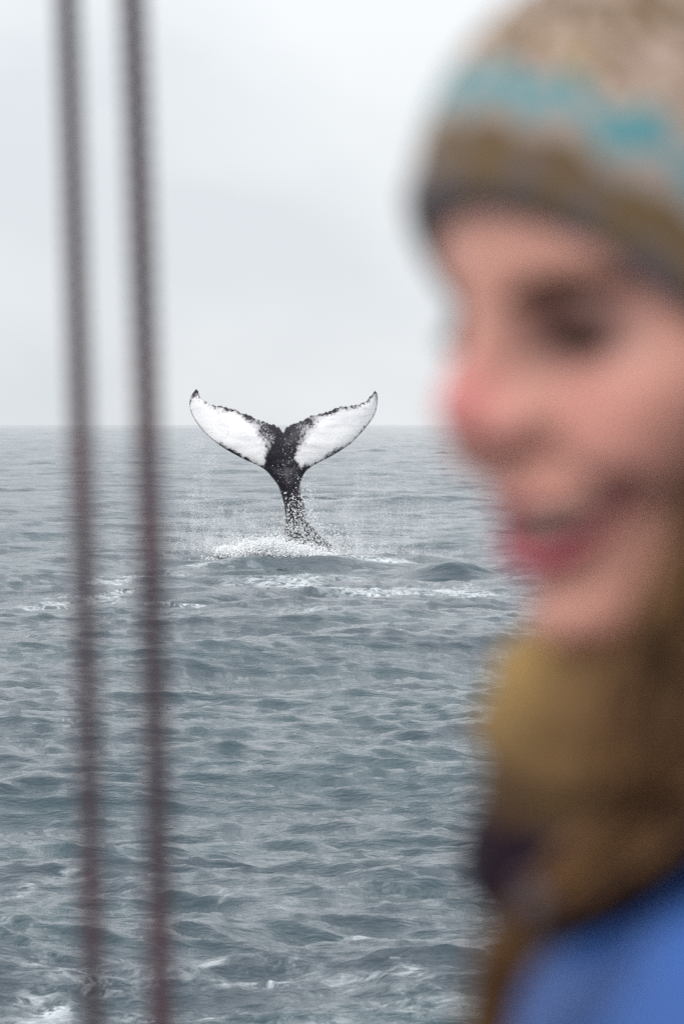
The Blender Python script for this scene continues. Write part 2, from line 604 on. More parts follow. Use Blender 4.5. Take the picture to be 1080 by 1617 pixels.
# thickness: round stock below, thin foils above, tail keel between them
zmid = 0.0
pz = 671 - V2[:, 1] / S
px_ = 450 + V2[:, 0] / S
half_w = {}
stock_c = np.interp(pz, [690, 730, 760, 790, 830, 870, 950], [449, 450, 458, 464, 470, 482, 500])
stock_r = np.interp(pz, [690, 730, 760, 790, 830, 870, 950], [24, 27, 19, 18, 26, 42, 62]) * S
dxs = np.abs(px_ - stock_c) * S
keel = np.sqrt(np.clip(1 - (dxs / stock_r) ** 2, 0, 1)) * stock_r
keel_w = np.interp(pz, [672, 690, 715, 745, 780], [0.0, 0.15, 0.30, 0.55, 1.0])
span = np.clip(np.abs(px_ - 450) / 150.0, 0, 1)
foil_max = G * (0.135 * (1 - span) + 0.03)
foil = foil_max * (1 - np.exp(-d_edge / (0.10 + 0.10 * (1 - span))))
round_ = np.sqrt(np.clip(d_edge * (2 * stock_r - np.minimum(d_edge, stock_r)), 0, None))
w_st = np.clip((pz - 735) / 30.0, 0, 1)
th = foil * (1 - w_st) + round_ * w_st * 0.9
th = np.maximum(th, keel * keel_w * (1 - w_st) * np.clip(d_edge / 0.1, 0, 1))
onb = d_edge < 1e-4
th[onb] = 0.0
# the flukes sweep away from us towards the tips, with a gentle cup
cy = G * (0.75 * span ** 2 - 0.22 * np.sin(span * PI) + 0.18 * (px_ - 450) / 150.0)
cy += np.interp(pz, [615, 700, 780, 870, 950], [0.30, 0.0, -0.06, 0.05, 0.35])
rip = np.array([mnoise.noise(Vector((a * 2.4, b * 2.4, 1.7))) for a, b in V2]) * 0.025 * np.clip(d_edge / 0.15, 0, 1)
def place(sign):
    dep = WD + cy + sign * th + rip
    w = np.zeros((len(V2), 3))
    w[:, 0] = V2[:, 0] + (450 - 540) * S
    w[:, 1] = dep
    w[:, 2] = CAM_H + V2[:, 1]
    return w
A = place(-1); B = place(1)
nv = len(V2)
bi = np.where(~onb)[0]
remap = np.arange(nv); remap[bi] = nv + np.arange(len(bi))
Vw = np.concatenate([A, B[bi]])
cen = V2.mean(0)
tri = [t_ for t_ in fo if len(t_) == 3]
tri_c = np.array([V2[list(t_)].mean(0) for t_ in tri])
okt = inside(tri_c, OM)
faces = []
for t_, ok_ in zip(tri, okt):
    if not ok_: continue
    a, b, c = t_
    p, q, r_ = V2[a], V2[b], V2[c]
    if (q[0]-p[0])*(r_[1]-p[1]) - (q[1]-p[1])*(r_[0]-p[0]) < 0: a, b = b, a
    faces.append((a, b, c))
    faces.append((int(remap[c]), int(remap[b]), int(remap[a])))
white_l = [(96, 112), (150, 158), (210, 176), (300, 196), (335, 228), (395, 268), (405, 300), (440, 345), (447, 380), (440, 420), (432, 462), (375, 436), (290, 394), (200, 350), (110, 290), (62, 222), (48, 160), (78, 110)]
white_r = [(985, 105), (940, 152), (860, 172), (760, 205), (708, 235), (690, 272), (655, 305), (640, 345), (606, 380), (598, 425), (622, 470), (680, 450), (760, 412), (860, 354), (940, 292), (995, 222), (1012, 165)]
wt = np.full(nv, -1.0)
for wpoly in (white_l, white_r):
    q = to_m(np.array(zz(catmull(wpoly + [wpoly[0]], 3)[:-1])))
    sd = seg_dist(V2, q) * np.where(inside(V2, q), 1, -1)
    wt = np.maximum(wt, sd)
wt = np.clip(wt, -0.5, 0.5)
mott = np.zeros(nv)
for mx, my, rx, ry in ((430, 250, 75, 45), (470, 320, 45, 50), (620, 265, 75, 45), (640, 330, 40, 40), (700, 225, 50, 25)):
    q = zz([(mx, my)])[0]
    mott = np.maximum(mott, np.exp(-((px_ - q[0]) / (rx * 0.315)) ** 2 - ((pz - q[1]) / (ry * 0.315)) ** 2))
wtB = np.full(len(bi), -0.5)
M_wh = Mat('whale_skin', (0.02, 0.02, 0.025), 0.30, 0.3)
m = M_wh
a_ = m.n('Attribute', attribute_name='pale')
gg = m.n('NewGeometry')
wn1 = m.n('TexNoise', Scale=3.5, Detail=7.0, Roughness=0.72); m.l(gg.outputs['Position'], wn1.inputs['Vector'])
wn2 = m.n('TexNoise', Scale=11.0, Detail=5.0, Roughness=0.75); m.l(gg.outputs['Position'], wn2.inputs['Vector'])
base = m.math('ADD', a_.outputs['Fac'], m.math('MULTIPLY', m.math('SUBTRACT', wn1.outputs['Fac'], 0.5), 0.55))
base = m.math('ADD', base, m.math('MULTIPLY', m.math('SUBTRACT', wn2.outputs['Fac'], 0.5), 0.30))
mo = m.n('Attribute', attribute_name='mottle')
wn3 = m.n('TexNoise', Scale=16.0, Detail=6.0, Roughness=0.8); m.l(gg.outputs['Position'], wn3.inputs['Vector'])
base = m.math('ADD', base, m.math('MULTIPLY', mo.outputs['Fac'], m.math('ADD', m.math('MULTIPLY', m.math('SUBTRACT', wn3.outputs['Fac'], 0.5), 2.6), 0.20)))
wm = m.smooth(base, -0.05, 0.06)
# streaks and scars in the white, pale flecks in the black
sp = m.n('TexNoise', Scale=20.0, Detail=3.0, Roughness=0.6); m.l(gg.outputs['Position'], sp.inputs['Vector'])
blk = m.mix(m.smooth(sp.outputs['Fac'], 0.60, 0.72), (0.014, 0.011, 0.018), (0.09, 0.08, 0.10))
mpw = m.n('Mapping'); mpw.inputs['Scale'].default_value = (1.2, 1, 5.0); mpw.inputs['Rotation'].default_value = (0, 0.5, 0)
m.l(gg.outputs['Position'], mpw.inputs['Vector'])
st = m.n('TexNoise', Scale=1.6, Detail=4.0); m.l(mpw.outputs[0], st.inputs['Vector'])
wht = m.mix(m.smooth(st.outputs['Fac'], 0.26, 0.58), (0.78, 0.76, 0.79), (0.92, 0.90, 0.90))
wht = m.mix(m.smooth(m.math('ADD', wn3.outputs['Fac'], m.math('MULTIPLY', a_.outputs['Fac'], -0.9)), 0.42, 0.66), wht, (0.40, 0.38, 0.41))
sc_ = m.n('TexVoronoi', Scale=2.1, Randomness=1.0); m.l(gg.outputs['Position'], sc_.inputs['Vector'])
scm = m.smooth(sc_.outputs['Distance'], 0.06, 0.035)
wht = m.mix(scm, wht, (0.10, 0.09, 0.10))
mps = m.n('Mapping'); mps.inputs['Scale'].default_value = (1.0, 1.0, 3.2); mps.inputs['Rotation'].default_value = (0, -0.6, 0)
m.l(gg.outputs['Position'], mps.inputs['Vector'])
scn = m.n('TexNoise', Scale=1.3, Detail=1.0, Distortion=0.4); m.l(mps.outputs[0], scn.inputs['Vector'])
scl = m.math('ABSOLUTE', m.math('SUBTRACT', scn.outputs['Fac'], 0.56))
scq = m.math('MULTIPLY', m.smooth(scl, 0.006, 0.001), m.smooth(wn1.outputs['Fac'], 0.50, 0.60))
wht = m.mix(m.math('MULTIPLY', scq, 0.75), wht, (0.12, 0.11, 0.12))
m.l(m.mix(wm, blk, wht), m.b.inputs['Base Color'])
bw = m.n('Bump', Strength=0.7, Distance=0.02); m.l(wn2.outputs['Fac'], bw.inputs['Height']); m.l(bw.outputs[0], m.b.inputs['Normal'])
whale = mesh_obj('humpback_whale', Vw, faces, M_wh.m)
attr(whale, 'pale', np.concatenate([wt, wtB]))
attr(whale, 'mottle', np.concatenate([mott, wtB * 0]))
tag(whale, 'raised whale tail with white flukes edged in black, rising from the sea', 'whale')

# ------------------------------------------------------------------ white water
M_foam = Mat('white_water', (0.93, 0.94, 0.95), 0.5, 0.3)
M_drop = Mat('spray_drops', (0.93, 0.94, 0.95), 0.3, 0.5)
TET_V = np.array([(0.94, 0, -0.33), (-0.47, 0.82, -0.33), (-0.47, -0.82, -0.33), (0, 0, 1)], float)
TET_F = np.array([(0, 2, 1), (0, 1, 3), (1, 2, 3), (2, 0, 3)])

def drops(name, pts, rad, mat, stretch=None):
    pts = np.asarray(pts); rad = np.asarray(rad)
    n = len(pts)
    sc = np.ones((n, 3)) if stretch is None else stretch
    V = pts[:, None, :] + TET_V[None] * 1.3 * rad[:, None, None] * sc[:, None, :]
    Fq = (np.arange(n)[:, None, None] * 4 + TET_F[None]).reshape(-1, 3)
    return mesh_obj(name, V.reshape(-1, 3), Fq, mat)

# drops flung round the tail stock
def cloud(n, cx, cz, sx_, sz_, dy=0.4, r0=0.006, r1=0.03, pw=2.5):
    px = rng.normal(cx, sx_, n); py = rng.normal(cz, sz_, n)
    dep = WD - 0.35 + rng.normal(0, dy, n)
    out_ = np.array([tuple(P(a, b, c)) for a, b, c in zip(px, py, dep)])
    r = G * (r0 + (r1 - r0) * rng.random(n) ** pw)
    k = out_[:, 2] > -0.1
    return out_[k], r[k]
parts = [cloud(900, 470, 818, 13, 24, 0.35, 0.006, 0.026, 1.6),
         cloud(1500, 476, 848, 22, 14, 0.45, 0.006, 0.026, 1.6),
         cloud(2200, 505, 862, 26, 12, 0.5, 0.005, 0.022, 2),
         cloud(500, 490, 795, 12, 20, 0.3, 0.005, 0.018, 2),
         cloud(2200, 395, 862, 38, 12, 0.6, 0.005, 0.018, 2),
         cloud(900, 410, 838, 40, 18, 0.6, 0.004, 0.014, 2),
         cloud(2600, 560, 874, 45, 10, 0.6, 0.005, 0.016, 2),
         cloud(200, 460, 740, 14, 30, 0.3, 0.005, 0.012, 2),
         cloud(500, 450, 905, 30, 12, 0.5, 0.006, 0.016, 2),
         cloud(7000, 415, 868, 62, 9, 0.8, 0.003, 0.009, 2), cloud(6000, 560, 884, 60, 6, 0.8, 0.003, 0.009, 2), cloud(3000, 480, 845, 30, 22, 0.6, 0.003, 0.008, 2)]
sp_p = np.concatenate([a for a, b in parts]); sp_r = np.concatenate([b for a, b in parts])
o = drops('water_spray', sp_p, sp_r, M_drop.m)
tag(o, 'white drops of spray flying around the foot of the whale tail', 'spray', kind='stuff')

# fine mist falling in veils on both sides of the tail
def veil(n, x0, x1, y0, y1, r=0.0075):
    px = x0 + (x1 - x0) * (0.5 + 0.23 * rng.normal(size=n))
    t = rng.random(n) ** 0.75
    py = y0 + (y1 - y0) * t
    px += 9 * np.sin(py / 23.0 + x0)
    # strings and clumps: keep a drop only where the falling water is thick
    keep = np.array([0.55 * mnoise.noise(Vector((a / 7.0, b / 60.0, 4.0))) + 0.9 * mnoise.noise(Vector((a / 22.0, b / 30.0, 8.0))) for a, b in zip(px, py)])
    k_ = keep + 0.50 > rng.random(n) * 1.0
    px, py = px[k_], py[k_]
    n = len(px)
    dep = WD + rng.normal(0, 0.8, n)
    return np.array([tuple(P(a, b, c)) for a, b, c in zip(px, py, dep)])
vp = np.concatenate([veil(12000, 290, 345, 690, 885), veil(13000, 250, 430, 780, 892), veil(11000, 520, 670, 745, 895),
                     veil(8000, 535, 590, 730, 890), veil(10000, 590, 720, 790, 903), veil(9000, 340, 470, 790, 880)])
mr = G * (0.0050 + 0.0035 * rng.random(len(vp)) ** 3)
Vt = vp[:, None, :] + TET_V[None] * mr[:, None, None] * 1.25
Ft = (np.arange(len(vp))[:, None, None] * 4 + TET_F[None]).reshape(-1, 3)
o = mesh_obj('water_mist', Vt.reshape(-1, 3), Ft, M_drop.m)
tag(o, 'thin veils of mist falling from the flukes onto the sea', 'mist', kind='stuff')

# the churned wall of foam where the stock breaks the surface
def foam_bank():
    V_, F_ = [], []
    n = 0
    pts, rs = [], []
    spec = [(352, 868, 12, 9), (375, 872, 20, 9), (400, 866, 26, 13), (425, 864, 26, 15), (445, 868, 26, 14), (470, 872, 30, 14),
            (500, 878, 30, 11), (530, 884, 34, 9), (560, 889, 34, 7), (600, 893, 36, 4.5), (640, 897, 30, 3.5), (335, 880, 24, 4), (300, 884, 30, 3)]
    for (cx, cz, sx_, sz_) in spec:
        k = int(240 * sx_ * sz_ / 8)
        px = rng.normal(cx, sx_ * 0.5, k); py = rng.normal(cz + 5, sz_ * 0.55, k)
        dep = WD - 1.4 + rng.normal(0, 0.7, k)
        for a, b, c in zip(px, py, dep):
            p = P(a, b, c)
            if p.z < -0.25: continue
            pts.append(tuple(p)); rs.append(G * (0.005 + 0.018 * rng.random() ** 3))
    return np.array(pts), np.array(rs)
fp, fr = foam_bank()
st_ = np.stack([1.2 + rng.random(len(fp)) * 0.8, 1 + rng.random(len(fp)), 0.6 + rng.random(len(fp)) * 0.5], 1)
# under the loose drops lies the solid churn itself
mound = [(350, 876, 14, 9), (372, 872, 22, 11), (398, 868, 26, 14), (424, 866, 26, 16), (446, 870, 22, 15), (470, 876, 26, 12), (500, 882, 30, 9),
         (535, 887, 32, 7), (570, 892, 34, 5), (612, 896, 36, 4), (325, 882, 24, 4)]
MC = [(P(a, b + 4, WD - 1.0 * G), c * S * 1.1, d * S * 0.9) for a, b, c, d in mound]
x0_, x1_ = P(290, 880, WD).x, P(660, 880, WD).x
axm = [np.arange(x0_, x1_, 0.045), np.arange(WD - 3.0, WD + 0.8, 0.09), np.arange(-0.35, 0.85, 0.04)]
pm = np.meshgrid(*axm, indexing='ij')
dm = None
for c_, rx_, rz_ in MC:
    e_ = ell(pm, (c_.x, c_.y + 0.3, c_.z - 0.05), (rx_ * 1.15, 0.75, rz_ * 1.0))
    dm = e_ if dm is None else smin(dm, e_, 0.12)
lump = np.zeros_like(dm)
for f_, a_ in ((3.1, 0.05), (6.7, 0.032), (14.0, 0.02)):
    lump += a_ * np.sin(pm[0] * f_ * 1.7 + 2.2 * np.sin(pm[2] * f_)) * np.sin(pm[2] * f_ * 2.1 + 1.9 * np.sin(pm[1] * f_ + pm[0] * f_ * 0.6)) 
Vm, Fm = surface_nets(dm + lump, axm)
Fm = np.concatenate([Fm[:, [0, 1, 2]], Fm[:, [0, 2, 3]]])
Vd = (fp[:, None, :] + TET_V[None] * 1.3 * fr[:, None, None] * st_[:, None, :]).reshape(-1, 3)
Fd = (np.arange(len(fp))[:, None, None] * 4 + TET_F[None]).reshape(-1, 3)
o = mesh_obj('foam_splash', np.concatenate([Vd, Vm]), np.concatenate([Fd, Fm + len(Vd)]), M_foam.m)
tag(o, 'bank of churned white foam where the whale tail breaks the water', 'foam', kind='stuff')

# ------------------------------------------------------------------ rigging ropes
M_rope = Mat('tarred_rope', (0.085, 0.062, 0.070), 0.7, 0.3)
m = M_rope
rg = m.n('NewGeometry')
rn = m.n('TexNoise', Scale=60.0, Detail=5.0, Roughness=0.7); m.l(rg.outputs['Position'], rn.inputs['Vector'])
rn2 = m.n('TexNoise', Scale=9.0, Detail=2.0); m.l(rg.outputs['Position'], rn2.inputs['Vector'])
c1 = m.mix(m.smooth(rn2.outputs['Fac'], 0.42, 0.62), (0.058, 0.034, 0.044), (0.088, 0.032, 0.040))
m.l(m.mix(m.smooth(rn.outputs['Fac'], 0.35, 0.75), c1, (0.065, 0.048, 0.054)), m.b.inputs['Base Color'])
br = m.n('Bump', Strength=0.5, Distance=0.001); m.l(rn.outputs['Fac'], br.inputs['Height']); m.l(br.outputs[0], m.b.inputs['Normal'])

def make_rope(depth, tracks, diam, label):
    ys = np.linspace(-3200, 4800, 1500)
    ty = [t[1] for t in tracks]; tx = [t[0] for t in tracks]
    pf = np.polyfit(ty, tx, 2)
    def fx(y):
        yc = np.clip(y, -300, 1900)
        s = 2 * pf[0] * yc + pf[1]
        return np.polyval(pf, yc) + s * (y - yc)
    C = np.array([tuple(P(fx(y), y, depth)) for y in ys])
    root = bpy.data.objects.new('rigging_rope', None)
    col.objects.link(root)
    root.location = tuple(C[-1])
    tag(root, label, 'rope', 'ropes of the boat rigging')
    R = diam / 2
    rs = R * 0.60; ro = R * 0.40
    arc = np.concatenate([[0], np.cumsum(np.linalg.norm(np.diff(C, axis=0), axis=1))])
    pitch = diam * 2.3
    k = 8
    for s in range(3):
        ph = arc / pitch * 2 * PI + s * 2 * PI / 3
        cc = C + np.stack([np.cos(ph) * ro, np.sin(ph) * ro, np.zeros_like(ph)], 1)
        V = []
        for j in range(k):
            a = j / k * 2 * PI
            V.append(cc + np.array([math.cos(a) * rs, math.sin(a) * rs, 0]))
        V = np.stack(V, 1).reshape(-1, 3) - C[-1]
        nI = np.arange(len(C) * k).reshape(len(C), k)
        a_, b_ = nI[:-1], nI[1:]
        F_ = np.stack([a_, np.roll(a_, -1, 1), np.roll(b_, -1, 1), b_], -1).reshape(-1, 4)
        mesh_obj('strand', V, F_, M_rope.m, root)
    return root
make_rope(2.02, [(106, 0), (117, 300), (124, 550), (132, 850), (139, 1100), (149, 1617)], 0.0126,
          'left of the two blurred dark rigging ropes, nearest the photo edge')
make_rope(1.96, [(209, 0), (221, 300), (230, 550), (238, 850), (246, 1200), (256, 1617)], 0.0140,
          'right of the two blurred dark rigging ropes, the thicker one beside the whale')

# ------------------------------------------------------------------ the woman
MM = 0.001
EYE = P(806, 492, 1.35)                       # point midway between her eyes
YAW, HP = math.radians(57), math.radians(13)
sy, cyw = math.sin(YAW), math.cos(YAW)
FW = np.array([-sy, -cyw, 0.0])               # horizontal forward
LW = np.array([cyw, -sy, 0.0])                # her left, towards the camera
UW = np.array([0, 0, 1.0])
Fh = FW * math.cos(HP) - UW * math.sin(HP)    # head axes
Uh = UW * math.cos(HP) + FW * math.sin(HP)
E = np.array(EYE)

person = bpy.data.objects.new('person', None)
col.objects.link(person)
base_loc = E + FW * -0.09 + UW * -0.62
person.location = tuple(base_loc)
tag(person, 'smiling woman in a patterned knit hat, tan scarf and blue jacket facing left', 'person')

def head_to_world(V):      # V in mm: forward, left, up from the eyes
    return E + (V[:, 0:1] * Fh + V[:, 1:2] * LW + V[:, 2:3] * Uh) * MM - base_loc

BYAW = math.radians(97)
FWb = np.array([-math.sin(BYAW), -math.cos(BYAW), 0.0])
LWb = np.array([math.cos(BYAW), -math.sin(BYAW), 0.0])
NECK = -92.0

def turn(p):
    """horizontal coordinates in the frame of the shoulders, which face further left than the head"""
    a = BYAW - YAW
    f, l = p[0] - NECK, p[1]
    return (NECK + f * math.cos(a) - l * math.sin(a), f * math.sin(a) + l * math.cos(a), p[2])

def unturn(V):
    a = YAW - BYAW
    f, l = V[:, 0] - NECK, V[:, 1]
    return np.stack([NECK + f * math.cos(a) - l * math.sin(a), f * math.sin(a) + l * math.cos(a), V[:, 2]], 1)

def BM(px, py, depth):
    """body millimetres of the point seen at (px, py), depth in metres"""
    o = (np.array(P(px, py, depth)) - E) * 1000
    return np.array([o @ FW, o @ LW, o @ UW])

def shoulders_to_world(V):
    return body_to_world(unturn(V))

def body_to_world(V):      # V in mm, horizontal forward, left, vertical
    return E + (V[:, 0:1] * FW + V[:, 1:2] * LW + V[:, 2:3] * UW) * MM - base_loc

def nets(fn, ax, conv):
    p = np.meshgrid(*ax, indexing='ij')
    f = fn(p)
    V, Fq = surface_nets(f, ax)
    return V, Fq, conv(V)

ch, sh = math.cos(HP), math.sin(HP)
def h2b(p):   # head coords -> body coords
    return (p[0] * ch + p[2] * sh, p[1], p[2] * ch - p[0] * sh)
def b2h(p):
    return (p[0] * ch - p[2] * sh, p[1], p[2] * ch + p[0] * sh)

def torso(p):
    """p in body coordinates (mm)"""
    a = np.abs(p[1])
    q = (p[0], a, p[2])
    d = ell(p, (-112, 0, -385), (80, 132, 170))
    d = smin(d, cone(q, (-112, 0, -276), (-115, 130, -284), 42, 40), 30)
    d = smin(d, ell(p, (-100, 0, -560), (95, 140, 120)), 60)
    d = smin(d, cone(q, (-105, 150, -270), (-100, 195, -520), 46, 38), 20)
    d = smin(d, cone(p, (-98, 0, -215), (-90, 0, -160), 58, 52), 40)
    return d

UPLIP = [(14.0, 0, -66.5), (9.5, 15, -66.5), (-7, 38, -68)]
LOLIP = [(12, 0, -88.5), (8.5, 15, -86.0), (-6, 36, -71)]

def head(p):
    f, l, u = p
    a = np.abs(l)
    q = (f, a, u)
    d = ell(p, (-82, 0, 30), (90, 72, 72))
    d = smin(d, ell(p, (-48, 0, -22), (54, 60, 82)), 22)
    d = smin(d, ell(p, (-40, 0, -88), (42, 42, 32)), 16)
    d = smin(d, cone(q, (-72, 52, -58), (-14, 14, -108), 15, 12), 16)
    d = smin(d, ell(p, (-4, 0, -111), (15, 19, 13)), 10)
    d = smin(d, ell(q, (-22, 41, -32), (24, 22, 20)), 18)
    d = smin(d, ell(q, (-13, 33, -52), (20, 20, 20)), 20)
    d = smin(d, cone(q, (3, 8, 17), (-14, 46, 18), 8, 8), 8)
    d = smin(d, ell(p, (-11, 0, -72), (24, 29, 27)), 12)
    d = smax(d, -ell(q, (11, 36, -7), (14, 20, 13)), 9)
    # eyelids with a narrow slit, the eyes of a smile
    lid = np.sqrt((f + 12) ** 2 + (a - 34) ** 2 + (u + 8) ** 2) - 13.6
    d = smin(d, lid, 3)
    d = smax(d, -ell(q, (3, 34, -9.5), (9, 13, 2.4)), 1.2)
    # nose
    n = cone(p, (5, 0, 4), (30, 0, -29), 6.5, 7.8)
    n = smin(n, ell(q, (17, 10.5, -37), (10, 6.0, 6.5)), 8)
    n = smin(n, cone(p, (2, 0, 2), (17, 0, -34), 7.5, 11.0), 8)
    n = smin(n, cone(q, (0, 7, 0), (9, 13, -34), 7.0, 7.0), 8)
    n = smin(n, cone(p, (26, 0, -34), (13, 0, -50), 5, 6), 4)
    n = smax(n, -ell(q, (21, 7, -45), (6, 3.4, 5)), 2)
    d = smin(d, n, 13)
    # smile folds, mouth corners
    d = smax(d, -cone(q, (12, 21, -46), (5, 39, -70), 2.0, 2.5), 10)
    d = smax(d, -cone(q, (-1, 42, -66), (-7, 42, -71), 6, 6), 9)
    # the open smile: lips parted over the upper teeth
    up = chain(q, UPLIP, [3.0, 2.8, 1.6])
    lo = chain(q, LOLIP, [4.6, 4.2, 1.8])
    d = smin(d, up, 3.5); d = smin(d, lo, 3.5)
    cav = np.maximum(u - (-68.0 - 1.0 * (a / 36) ** 2), (-84.0 + 13.0 * (a / 35.5) ** 2) - u)
    cav = np.maximum(np.maximum(cav, -(f + 14)), a - 37)
    d = smax(d, -cav, 1.4)
    # ears
    e = ell(q, (-92, 71, -14), (17, 7, 29))
    e = smax(e, -ell(q, (-90, 79, -12), (10, 6, 19)), 4)
    d = smin(d, e, 5)
    return d

def body_sdf(p):
    d = head(p)
    b = turn(h2b(p))
    d = smin(d, cone(p, (-78, 0, -60), (-96, 0, -190), 50, 52), 14)
    return smin(d, torso(b), 26)

axh = [axis([(-420, -190, 12), (-190, -90, 6), (-90, 44, 2.2), (44, 90, 6)]),
       axis([(-270, -96, 9), (-96, -60, 4), (-60, 60, 2.2), (60, 96, 4), (96, 270, 9)]),
       axis([(-640, -220, 14), (-220, -132, 7), (-132, 30, 2.2), (30, 120, 5)])]
V, Fq, W = nets(body_sdf, axh, head_to_world)
M_skin = Mat('skin', (0.5, 0.3, 0.24), 0.48, 0.4, 0.15)
m = M_skin
m.b.inputs['Subsurface Radius'].default_value = (1.0, 0.35, 0.2)
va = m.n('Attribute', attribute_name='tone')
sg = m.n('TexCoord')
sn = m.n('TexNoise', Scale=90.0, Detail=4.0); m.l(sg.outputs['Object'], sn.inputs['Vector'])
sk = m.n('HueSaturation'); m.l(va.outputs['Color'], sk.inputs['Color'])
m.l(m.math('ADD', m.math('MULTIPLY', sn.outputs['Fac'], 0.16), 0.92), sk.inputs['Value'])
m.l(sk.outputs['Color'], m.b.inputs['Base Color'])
bs = m.n('Bump', Strength=0.25, Distance=0.0006); m.l(sn.outputs['Fac'], bs.inputs['Height']); m.l(bs.outputs[0], m.b.inputs['Normal'])
body = mesh_obj('body', W, Fq, M_skin.m, person)
c = np.tile(np.array([[0.64, 0.31, 0.24]]), (len(V), 1))
def blend(cen, rad, colr, w=1.0):
    global c
    q = np.stack([V[:, 0] - cen[0], np.abs(V[:, 1]) - cen[1], V[:, 2] - cen[2]], 1) / np.array(rad)
    k = np.minimum(w * np.exp(-(q ** 2).sum(1)), 0.95)[:, None]
    c = c * (1 - k) + np.array(colr) * k
blend((30, 0, -28), (16, 15, 17), (0.64, 0.185, 0.19), 0.9)     # cold red nose
blend((-8, 40, -38), (26, 20, 20), (0.74, 0.31, 0.26), 0.8)  # cheeks
blend((0, 35, -7), (20, 26, 13), (0.095, 0.034, 0.027), 1.3)  # shade of the eye sockets painted into the skin tone
blend((-4, 39, -66), (9, 9, 9), (0.14, 0.05, 0.045), 0.75)      # shade in the mouth corners, put into the skin colour
qf = (V[:, 0], np.abs(V[:, 1]), V[:, 2])
lip = np.minimum(chain(qf, UPLIP, [3.2, 3.0, 1.8]),
                 chain(qf, LOLIP, [5.6, 5.1, 2.2]))
inm = ((V[:, 2] < -68) & (V[:, 2] > -83 + 12 * (V[:, 1] / 33.5) ** 2) & (V[:, 0] < 9 - (V[:, 1] / 12) ** 2) & (np.abs(V[:, 1]) < 34) & (V[:, 0] > -16))
c[inm] = (0.10, 0.02, 0.02)
k = np.clip(0.5 - lip / 1.6, 0, 1)[:, None] * (~inm)[:, None]
c = c * (1 - k) + np.array([[0.44, 0.10, 0.13]]) * k
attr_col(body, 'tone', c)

# upper teeth, each one bulging a little
def teeth_sdf(p):
    a = np.abs(p[1])
    arc = p[0] - (8.0 - (a / 33.0) ** 2 * 24.0 + 0.5 * np.abs(np.sin(p[1] / 8.0 * PI)))
    bot = -78.0 + 5.0 * (a / 30) ** 2 - 0.5 * np.abs(np.sin(p[1] / 8.0 * PI))
    return np.maximum(np.maximum(np.abs(arc + 3) - 3, a - 30), np.maximum(bot - p[2], p[2] + 63))
V, Fq, W = nets(teeth_sdf, [np.arange(-30, 14, 1.0), np.arange(-33, 33.1, 1.0), np.arange(-80, -60, 1.0)], head_to_world)
mesh_obj('teeth', W, Fq, Mat('tooth_enamel', (0.42, 0.30, 0.24), 0.25, 0.5).m, person)

# eyes
def uv_ball(cen, r, conv, seg=20, rings=12, sq=(1, 1, 1)):
    V_ = []
    for i in range(rings + 1):
        t = PI * i / rings
        for j in range(seg):
            a = 2 * PI * j / seg
            V_.append((cen[0] + r * sq[0] * math.cos(t), cen[1] + r * sq[1] * math.sin(t) * math.cos(a), cen[2] + r * sq[2] * math.sin(t) * math.sin(a)))
    n = np.arange((rings + 1) * seg).reshape(rings + 1, seg)
    F_ = np.stack([n[:-1], np.roll(n[:-1], -1, 1), np.roll(n[1:], -1, 1), n[1:]], -1).reshape(-1, 4)
    return conv(np.array(V_)), F_
M_eye = Mat('eyeball', (0.72, 0.68, 0.64), 0.1, 0.5)
M_iris = Mat('iris', (0.10, 0.07, 0.04), 0.05, 0.6)
M_brow = Mat('brow_hair', (0.085, 0.040, 0.026), 0.8, 0.1)
M_lash = Mat('lash_hair', (0.030, 0.016, 0.012), 0.8, 0.1)
for s in (-1, 1):
    v_, f_ = uv_ball((-12, 34 * s, -8), 12.3, head_to_world)
    eb = mesh_obj('eye', v_, f_, M_eye.m, person)
    v_, f_ = uv_ball((-1.0, 34 * s, -9.0), 5.8, head_to_world, 16, 8, (0.35, 1, 1))
    mesh_obj('iris', v_, f_, M_iris.m, eb)
    # brow, thick in the middle and lifted at the arch
    ax_ = [np.arange(-30, 26, 1.2), np.arange(2, 56, 1.2), np.arange(4, 34, 1.2)]
    fn_ = lambda p: np.maximum(chain(p, [(9, 15, 4.5), (5.5, 27, 7.5), (-3, 39, 8.0), (-12, 51, 4.5)], [4.2, 5.2, 4.6, 3.4]), head(p) - 1.3)
    Vb, Fb = surface_nets(fn_(np.meshgrid(*ax_, indexing='ij')), ax_)
    if s < 0:
        Vb[:, 1] *= -1; Fb = Fb[:, ::-1]
    mesh_obj('eyebrow', head_to_world(Vb), Fb, M_brow.m, person)
    # lashes lowered over the smiling eye
    Vl, Fl = [], []
    for i in range(60):
        a = -12.5 + 25 * (i + rng.random() * 0.6) / 60
        for (u0, dz, ln) in ((0.8, -3.0, 6.5), (-3.2, -1.2, 3.5)):
            y0 = 34 + a
            f0 = -12 + math.sqrt(max(13.9 ** 2 - a * a - u0 * u0, 0.1))
            i0 = len(Vl); ub = u0 - 8
            Vl += [(f0 - 0.4, s * (y0 - 0.45), ub), (f0 - 0.4, s * (y0 + 0.45), ub), (f0 - 0.4, s * y0, ub + 0.8), (f0 + ln * 0.75, s * (y0 + a * 0.25), ub + dz)]
            Fl += [(i0, i0 + 1, i0 + 3), (i0 + 1, i0 + 2, i0 + 3), (i0 + 2, i0, i0 + 3), (i0, i0 + 2, i0 + 1)]
    mesh_obj('eyelashes', head_to_world(np.array(Vl)), Fl, M_lash.m, person, smooth=False)

# knit hat ---------------------------------------------------------------
def brim_u(f):
    return np.interp(f, [-190, -110, -60, -25, 8, 30], [-60, -52, -32, -4, 37, 54])

